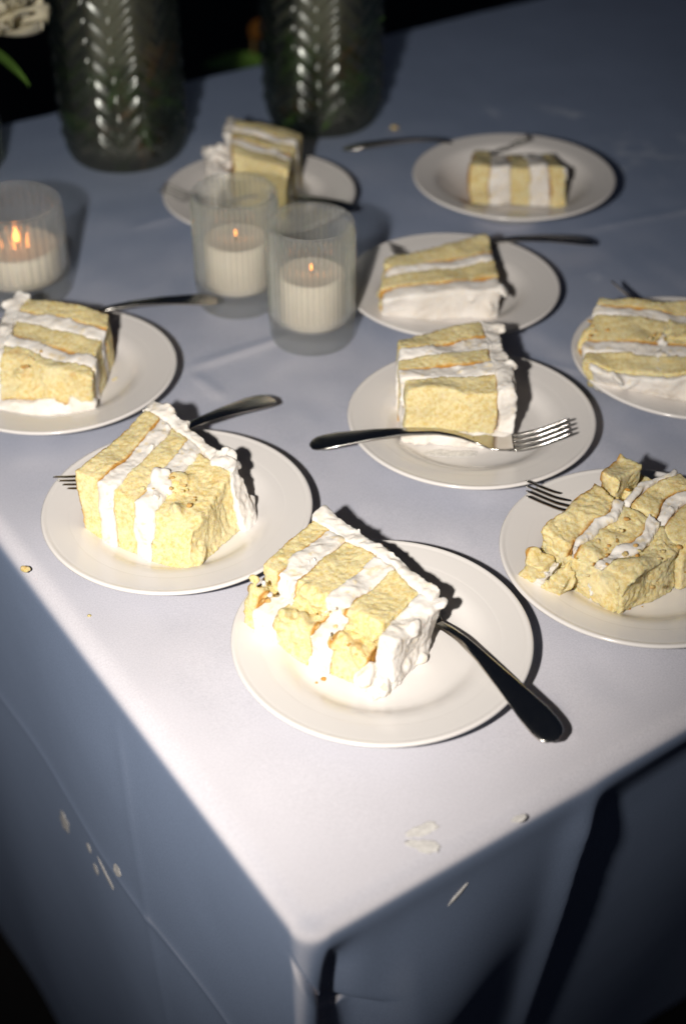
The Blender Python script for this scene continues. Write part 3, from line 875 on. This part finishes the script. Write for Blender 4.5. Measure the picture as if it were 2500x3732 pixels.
def fork(tip, end, label, roll=0.0):
    tip = Vector(tip); end = Vector(end)
    x = (end-tip).normalized()
    up = Vector((0, 0, 1)); y = up.cross(x).normalized(); z = x.cross(y)
    M = Matrix((x, y, z)).transposed().to_4x4()
    M = M @ Matrix.Rotation(roll, 4, 'X')
    root = empty('dessert_fork', (0, 0, 0), label, 'fork', 'steel dessert forks beside the cake')
    off = M @ Vector((0, 0, float(fz(0.0))*1.0))
    M.translation = tip - off
    root.matrix_world = M
    root.location = M.translation; root.rotation_euler = M.to_euler()
    link('handle', ME_HANDLE, None, root); link('head', ME_HEAD, None, root)
    for t in ME_TINE: link('tine', t, None, root)
    return root

fork((0.0200, 0.7020, 0.022), (0.1151, 0.5505, 0.019), 'fork with its handle pointing towards the table corner, on the front plate', 0.15)
fork((-0.1905, 0.7700, 0.0275), (-0.0472, 0.8959, 0.018), 'fork behind the sagging slice, tine tips left of it and handle sticking out right')
fork((0.1604, 0.8290, 0.034), (-0.0218, 0.8290, 0.020), 'fork lying in front of the upright slice, all of it in view')
fork((-0.2800, 0.9850, 0.024), (-0.1126, 1.0347, 0.020), 'fork behind the slice at the left edge, handle reaching towards the ribbed glasses')
fork((0.0400, 1.1180, 0.024), (0.2201, 1.1445, 0.018), 'fork behind the slice with the broad frosted front, handle pointing right')
fork((0.1840, 1.3260, 0.037), (0.0030, 1.3242, 0.027), 'fork resting on the rim of the deep plate farthest back, tines raised', 0.12)
fork((-0.1697, 1.2361, 0.026), (0.0120, 1.2010, 0.022), 'fork on the plate behind the ribbed glasses, tines pointing left')
fork((0.2240, 1.0501, 0.026), (0.3820, 0.9540, 0.022), 'fork behind the cracked slice at the right edge, only its tines in view', -0.7)
fork((0.1226, 0.7646, 0.027), (0.3070, 0.7490, 0.022), 'fork under the crumbled slice, four dark tines sticking out left')

# ---------------------------------------------------------------- candle glasses
def ribbed_glass(x, y, H, R, label, base=0.018, ribs=44, rib=0.0021):
    n = ribs*8
    wall = 0.0030
    outer = [(0, .0012), (R*.70, .0008), (R*.86, 0.0), (R*.94, .0014), (R*.985, .005), (R, .010)]
    zs = list(np.linspace(.012, H-.010, 22))
    outer += [(R, z) for z in zs] + [(R, H-.007), (R, H-.003), (R-.0008, H-.0008), (R-wall/2, H)]
    inner = [(R-wall+.0006, H-.0008), (R-wall, H-.004)] + [(R-wall, z) for z in np.linspace(H-.008, base+.008, 16)] + [(R-wall-.002, base+.003), (R-wall-.007, base), (0, base)]
    prof = outer+inner
    verts, faces, rings = [], [], []
    for r, z in prof:
        if r < 1e-7: rings.append([len(verts)]); verts.append((0, 0, z)); continue
        i0 = len(verts)
        for k in range(n):
            a = 2*math.pi*k/n
            rr = r
            if abs(r-(R-wall)) < 1e-6:
                f = min(1, max(0, (z-base-.004)/.006))*min(1, max(0, (H-.003-z)/.004))
                rr = r + rib*f*abs(math.cos(ribs/2*a))*1.6-rib*f
            elif abs(r-R) < 1e-6:
                f = min(1, max(0, (z-base+.002)/.006))*min(1, max(0, (H-.006-z)/.004))
                rr = r + rib*f*(abs(math.cos(ribs/2*a))-0.6)
            verts.append((rr*math.cos(a), rr*math.sin(a), z))
        rings.append(list(range(i0, i0+n)))
    for a, b in zip(rings[:-1], rings[1:]):
        for k in range(n):
            k2 = (k+1) % n
            if len(a) == 1: faces.append((a[0], b[k2], b[k]))
            elif len(b) == 1: faces.append((a[k], a[k2], b[0]))
            else: faces.append((a[k], a[k2], b[k2], b[k]))
    me = mesh_of('candle_glass', verts, faces)
    bm = bmesh.new(); bm.from_mesh(me); bmesh.ops.recalc_face_normals(bm, faces=bm.faces); bm.to_mesh(me); bm.free(); smooth(me)
    o = link('candle_glass', me, M_GLASS, None, (x, y, 0.0008))
    return tag(o, label, 'glass', 'ribbed candle glasses')

def candle(x, y, z0, R, h, label, flame=1.0):
    root = empty('votive_candle', (x, y, z0), label, 'candle', 'lit candles in glasses')
    wax = lathe('wax', [(0, 0), (R-.001, 0), (R, .001), (R, h), (R-.0008, h+.0012), (R-.002, h+.0006), (R*.6, h-.0015), (0, h-.002)], 48)
    link('wax', wax, M_WAX, root)
    wk = lathe('wick', [(0, h-.003), (.0007, h-.003), (.0006, h+.006), (0, h+.0065)], 8)
    link('wick', wk, M_WICK, root)
    fl_ = lathe('flame', [(0, h+.003), (.0018*flame, h+.0045), (.0029*flame, h+.0075), (.0027*flame, h+.011*flame), (.0015*flame, h+.0155*flame), (0, h+.021*flame)], 16)
    link('flame', fl_, M_FLAME, root)
    return root
ribbed_glass(-0.2725, 1.0800, 0.085, 0.0405, 'wide ribbed candle glass cut by the left edge of the picture', ribs=32, rib=.0014)
candle(-0.2725, 1.0800, 0.0192, 0.033, 0.026, 'lit candle burning in the wide glass at the left edge', .9)
ribbed_glass(-0.0882, 1.0652, 0.102, 0.0352, 'ribbed candle glass in the middle, the farther of the two tall ones')
candle(-0.0882, 1.0652, 0.0192, 0.0265, 0.040, 'pale candle inside the farther of the two tall ribbed glasses', .26)
ribbed_glass(-0.0250, 1.0060, 0.104, 0.0345, 'ribbed candle glass in the middle, the nearer of the two tall ones')
candle(-0.0250, 1.0060, 0.0192, 0.0260, 0.040, 'pale candle inside the nearer of the two tall ribbed glasses', .26)

# ---------------------------------------------------------------- vases
def cut_vase(H, R, cols=8, pitch=0.0185, amp=0.0040):
    nth, wall = 320, 0.005
    zo = np.concatenate([[0.0, .0010, .003, .006, .010, .015], np.linspace(.020, H, 190)])
    verts, rings, faces = [], [], []
    def ring(rf, z):
        i0 = len(verts)
        for k in range(nth):
            a = 2*math.pi*k/nth
            r = rf(a, z); verts.append((r*math.cos(a), r*math.sin(a), z))
        rings.append(list(range(i0, i0+nth)))
    def out_r(a, z):
        t = min(1, z/.030)
        base = R*(0.80+0.20*math.sqrt(max(0, 1-(1-t)**2)))
        u = ((a+math.pi/2)/(2*math.pi)*cols) % 1.0
        v = abs(u-0.5)*2                                        # 0 mid column .. 1 seam
        ph = (z - v*0.022)/pitch
        tr = abs((ph % 1.0)-0.5)*2
        row = math.floor(ph); cl = math.floor((a+math.pi/2)/(2*math.pi)*cols*2)
        tr *= 1+.35*math.sin(row*12.9898+cl*78.233)
        seam = math.exp(-((1-v)/.10)**2)
        fade = min(1, max(0, (z-.010)/.02))*min(1, max(0, (H-.012-z)/.01))
        return base + amp*fade*(tr-0.5)*(1-.3*seam) - .0012*fade*seam
    rings.append([0]); verts.append((0, 0, .002))
    ring(lambda a, z: R*.62, .0015)
    for z in zo: ring(out_r, float(z))
    ring(lambda a, z: R-wall*.5, H+.001)
    for z in np.linspace(H, .022, 40): ring(lambda a, z: R-wall, float(z))
    ring(lambda a, z: R-wall-.012, .013)
    rings.append([len(verts)]); verts.append((0, 0, .012))
    for a, b in zip(rings[:-1], rings[1:]):
        for k in range(nth):
            k2 = (k+1) % nth
            if len(a) == 1: faces.append((a[0], b[k2], b[k]))
            elif len(b) == 1: faces.append((a[k], a[k2], b[0]))
            else: faces.append((a[k], a[k2], b[k2], b[k]))
    me = mesh_of('glass_vase', verts, faces)
    bm = bmesh.new(); bm.from_mesh(me); bmesh.ops.recalc_face_normals(bm, faces=bm.faces); bm.to_mesh(me); bm.free()
    return smooth(me)

def leaf_mesh(Lg, W, bend=0.3, cup=0.15, n=7):
    verts, faces = [], []
    for i in range(n+1):
        t = i/n
        w = W*math.sin(math.pi*min(1, t*0.94+.03))**0.8*(1-.35*t)
        x = Lg*t; z = -bend*Lg*t*t
        for j in (-1, 0, 1): verts.append((x, j*w, z+cup*W*abs(j)))
    for i in range(n):
        for j in (0, 1):
            a = i*3+j; faces.append((a, a+1, a+4, a+3))
    # give the blade thickness
    m = len(verts)
    verts += [(x, y, z-.0006) for x, y, z in verts]
    faces += [tuple(m+i for i in f[::-1]) for f in faces]
    return mesh_of('leaf', verts, faces)

LEAVES = [leaf_mesh(.045, .010, .3), leaf_mesh(.035, .012, .6), leaf_mesh(.055, .007, .15), leaf_mesh(.028, .011, .9)]
LEAVES_R = [m.copy() for m in LEAVES]
for m in LEAVES: m.materials.append(M_LEAF)
for m in LEAVES_R: m.materials.append(M_RUST)

def tube(name, pts, r0, r1, mat, n=8):
    pts = [Vector(p) for p in pts]; verts, faces = [], []
    for i, p in enumerate(pts):
        d = (pts[min(i+1, len(pts)-1)]-pts[max(i-1, 0)]).normalized()
        a = d.orthogonal().normalized(); b = d.cross(a)
        r = r0+(r1-r0)*i/(len(pts)-1)
        for k in range(n):
            t = 2*math.pi*k/n; verts.append(p+a*(r*math.cos(t))+b*(r*math.sin(t)))
    for i in range(len(pts)-1):
        for k in range(n): faces.append((i*n+k, i*n+(k+1) % n, (i+1)*n+(k+1) % n, (i+1)*n+k))
    faces.append(tuple(range(n))[::-1]); faces.append(tuple((len(pts)-1)*n+k for k in range(n)))
    me = mesh_of(name, verts, faces); me.materials.append(mat)
    return me

def greenery(x, y, z, R, h, label, seed, nl=80, rust=.35):
    rd = R_(seed)
    root = empty('greenery', (x, y, z), label, 'plant', 'greenery inside the cut glass vases')
    for k in range(4):
        a = rd.uniform(0, 6.28); r = rd.uniform(.2, .6)*R
        link('stem', tube('stem', [(r*math.cos(a), r*math.sin(a), .0), (r*.7*math.cos(a+.5), r*.7*math.sin(a+.5), h*.5), (r*math.cos(a+1), r*math.sin(a+1), h)], .002, .0014, M_STEM), None, root)
    for k in range(nl):
        a = rd.uniform(0, 6.28); rr = R*math.sqrt(rd.random())*.70
        me = rd.choice(LEAVES_R if rd.random() < rust else LEAVES)
        o = link('leaf', me, None, root, (rr*math.cos(a), rr*math.sin(a), rd.uniform(.004, h)))
        o.rotation_euler = (rd.uniform(-.8, .8), rd.uniform(-1.2, .5), rd.uniform(0, 6.28))
        s = rd.uniform(.5, .9); o.scale = (s, s, s)
    return root

ME_VASE = cut_vase(0.32, 0.0615)
ME_VASE.materials.append(M_VASE)
V1 = (-0.2200, 1.3700); V2 = (-0.0215, 1.4560)
for (x, y), rz, lab in ((V1, .48, 'tall dark cut glass vase with chevron pattern, the left one of the pair'), (V2, .34, 'tall dark cut glass vase with chevron pattern, the right one of the pair')):
    o = link('glass_vase', ME_VASE, None, None, (x, y, 0.001)); o.rotation_euler = (0, 0, rz)
    tag(o, lab, 'vase', 'tall cut glass vases')
greenery(V1[0], V1[1], 0.0145, .050, .085, 'green and rust leaves inside the left vase of the pair', 5)
greenery(V2[0], V2[1], 0.0145, .050, .070, 'green and rust leaves inside the right vase of the pair', 8)

def pillar(x, y, z0, R, h, label):
    root = empty('pillar_candle', (x, y, z0), label, 'candle', 'pale candles inside the vases')
    link('wax', lathe('wax', [(0, 0), (R-.001, 0), (R, .001), (R, h-.002), (R-.002, h), (0, h-.003)], 48), M_WAX, root)
    link('wick', lathe('wick', [(0, h-.004), (.0008, h-.004), (.0006, h+.008), (0, h+.0085)], 8), M_WICK, root)
pillar(V1[0], V1[1], 0.100, .024, .11, 'pale shape standing above the leaves in the left vase of the pair')
pillar(V2[0], V2[1], 0.085, .024, .11, 'pale shape standing above the leaves in the right vase of the pair')

# small vase with a cream flower, mostly outside the picture on the left
ME_SV = lathe('small_vase', [(0, .001), (.034, 0), (.044, .004), (.049, .014), (.050, .05), (.050, .094), (.048, .099), (.046, .1), (.0455, .097), (.046, .05), (.045, .016), (.038, .010), (0, .009)], 64)
tag(link('small_vase', ME_SV, M_VASE, None, (-0.385, 1.3290, .001)), 'short dark glass vase at the left edge of the picture below the cream flower', 'vase')

def petal_mesh(Lg, W, curl, ruf, seed, n=14, m=12):
    verts, faces = [], []
    for i in range(n+1):
        t = i/n
        w = W*(.25+.75*math.sin(math.pi*.5*min(1, t*1.25)))*(1 if t < .8 else math.sqrt(max(0.0, 1-((t-.8)/.2)**2*.75)))
        for j in range(m+1):
            u = j/m*2-1
            x = Lg*t; y = w*u
            z = curl*Lg*(t**2) + .35*W*u*u*(1-t*.4) + ruf*t*t*math.sin(u*6+seed)*1.0+ruf*.5*t*math.sin(u*13+seed*2.1)
            verts.append((x, y, z))
    for i in range(n):
        for j in range(m):
            a = i*(m+1)+j; faces.append((a, a+1, a+m+2, a+m+1))
    k = len(verts)
    verts += [(x, y, z-.0008) for x, y, z in verts]
    faces += [tuple(k+i for i in f[::-1]) for f in faces]
    me = mesh_of('petal', verts, faces); me.materials.append(M_PETAL)
    return me
fr = R_(4)
fc = (-0.3230, 1.2800, 0.172)
fl_root = empty('cream_flower', fc, 'cream ruffled flower in the top left corner of the picture', 'flower')
for ring_i, (cnt, tilt, Lg, W) in enumerate(((5, 1.15, .030, .018), (7, .75, .040, .022), (8, .30, .050, .026), (9, -.05, .058, .028))):
    for k in range(cnt):
        p = link('petal', petal_mesh(Lg, W, .25, .004, fr.uniform(0, 6)), None, fl_root, (0, 0, -.004*ring_i))
        p.rotation_euler = (fr.uniform(-.15, .15), -tilt+fr.uniform(-.12, .12), 6.283*k/cnt+ring_i*.4)
link('stem', tube('stem', [(0, 0, -.012), (-.015, .012, -.06), (-.05, .04, -.13), (-.055, .045, -.155)], .003, .003, M_STEM), None, fl_root)
for k in range(3):
    lf = link('leaf', LEAVES[k], None, fl_root, (-.008, .006, -.03-.01*k)); lf.rotation_euler = (0, .5, 2.0*k); lf.scale = (1.2, 1.2, 1.2)

# dim plants standing on the floor beyond the far table edge
def floor_plant(x, y, h, label, seed, mats=(LEAVES, LEAVES_R), nst=4, nl=16, spread=.10, scale=2.4, stem=M_STEM):
    rd = R_(seed)
    root = empty('background_plant', (x, y, -1.0), label, 'plant', 'dim plants beyond the table')
    for k in range(nst):
        a = rd.uniform(0, 6.28); s = rd.uniform(.3, 1)*spread
        tip = (s*math.cos(a), s*math.sin(a), h*rd.uniform(.8, 1))
        link('stem', tube('stem', [(0.02*math.cos(a), 0.02*math.sin(a), 0), (tip[0]*.4, tip[1]*.4, h*.5), tip], .006, .003, stem), None, root)
        for j in range(nl//nst):
            t = rd.uniform(.45, 1)
            o = link('leaf', rd.choice(mats[0] if rd.random() < .7 else mats[1]), None, root, (tip[0]*t*t, tip[1]*t*t, tip[2]*t))
            o.rotation_euler = (rd.uniform(-.5, .5), rd.uniform(-.9, .6), rd.uniform(0, 6.28)); o.scale = (scale,)*3
floor_plant(-0.150, 2.08, 0.95, 'dim dry stemmed plant in the dark between the two tall vases', 31, stem=M_DRYSTEM, nst=3, nl=12)
floor_plant(0.150, 2.20, 0.87, 'dim green plant in the dark right of the right tall vase', 32)

# ---------------------------------------------------------------- frosting smears on the cloth
def tz(x, y): return float(top_z(np.array([x]), np.array([y]))[0])
def smear(pos, nrm, along, Lg, W, label, seed, th=0.00014):
    nrm = Vector(nrm).normalized(); along = Vector(along); along = (along-nrm*along.dot(nrm)).normalized(); side = nrm.cross(along)
    v, f = ico_vf(4)
    ang = np.arctan2(v[:, 1], v[:, 0])
    k = 1+.5*fbm(np.stack([np.cos(ang)*1.0, np.sin(ang)*1.0, np.full(len(v), seed*3.7)], -1), .55, seed, 3)
    p = np.stack([v[:, 0]*Lg*k, v[:, 1]*W*k, np.maximum(v[:, 2], -.25)*th], -1)
    p[:, 2] += np.where(v[:, 2] > 0, .6*th*fbm(p*np.array([1, 1, 0]), .004, seed, 2)*v[:, 2], 0)
    me = mesh_of('frosting_smear', p, f)
    at = me.attributes.new('crust', 'FLOAT', 'POINT'); at.data.foreach_set('value', np.zeros(len(v), dtype=np.float32))
    o = link('frosting_smear', me, M_SMEAR)
    M = Matrix((along, side, nrm)).transposed().to_4x4(); M.translation = Vector(pos)+nrm*(th*.2)
    o.location = M.translation; o.rotation_euler = M.to_euler()
    tag(o, label, 'smear', 'thin frosting smears')

def drop_smear(q, d, rot, Lg, W, label, seed, th=0.0006):
    e = .002
    P = drop_pos(np.array([q, q+e, q]), np.array([d, d, d+e]))
    du = Vector(P[1]-P[0]); dv = Vector(P[2]-P[0]); n = du.cross(dv).normalized()
    if n.dot(Vector((0, 0, .6))-Vector(P[0])) < 0: n = -n
    smear(P[0], n, du.normalized()*math.cos(rot)+dv.normalized()*math.sin(rot), Lg, W, label, seed, th)

drop_smear(-0.408, 0.305, 2.1, .0150, .0085, 'white frosting smear on the left hanging side, topmost and largest of that trail', 1)
drop_smear(-0.345, 0.268, 2.0, .0060, .0040, 'small faint frosting dab on the left hanging side, in the middle of that trail', 2)
drop_smear(-0.312, 0.262, 0.45, .0130, .0040, 'thin streak of frosting on the left hanging side near the bottom of that trail', 3)
drop_smear(-0.338, 0.286, 2.0, .0070, .0045, 'short frosting dab left of the thin streak on the left hanging side', 4)
drop_smear(-0.282, 0.225, 2.1, .0090, .0055, 'rounded frosting dab right of the thin streak on the left hanging side', 5)
drop_smear(0.132, 0.058, -0.9, .0090, .0016, 'narrow streak of frosting on the right hanging side of the cloth', 6)
smear((0.0420, 0.4960, tz(0.0420, 0.4960)), (0, 0, 1), (.9, .4, 0), .0095, .0038, 'pale frosting smear on the cloth near the table corner, upper part', 7)
smear((0.0430, 0.4850, tz(0.0430, 0.4850)), (0, 0, 1), (.9, -.2, 0), .0090, .0042, 'pale frosting smear on the cloth near the table corner, lower part', 8)
smear((0.0945, 0.5040, 0.0001), (0, 0, 1), (.9, .4, 0), .0050, .0026, 'small pale dab on the cloth at the right-hand table edge', 9)

smear((-0.1430, 0.7000, .0102), (0, 0, 1), (.8, -.5, 0), .0150, .0040, 'thin film of frosting on the plate in front of the sagging slice', 11, .0003)
smear((0.0760, 0.8290, .0102), (0, 0, 1), (1, 0, 0), .0200, .0050, 'thin film of frosting on the plate below the upright slice', 12, .0003)
smear((-0.2150, 0.8680, .0102), (0, 0, 1), (1, 0, 0), .0220, .0040, 'thin film of frosting on the plate at the left edge of the picture', 13, .0003)
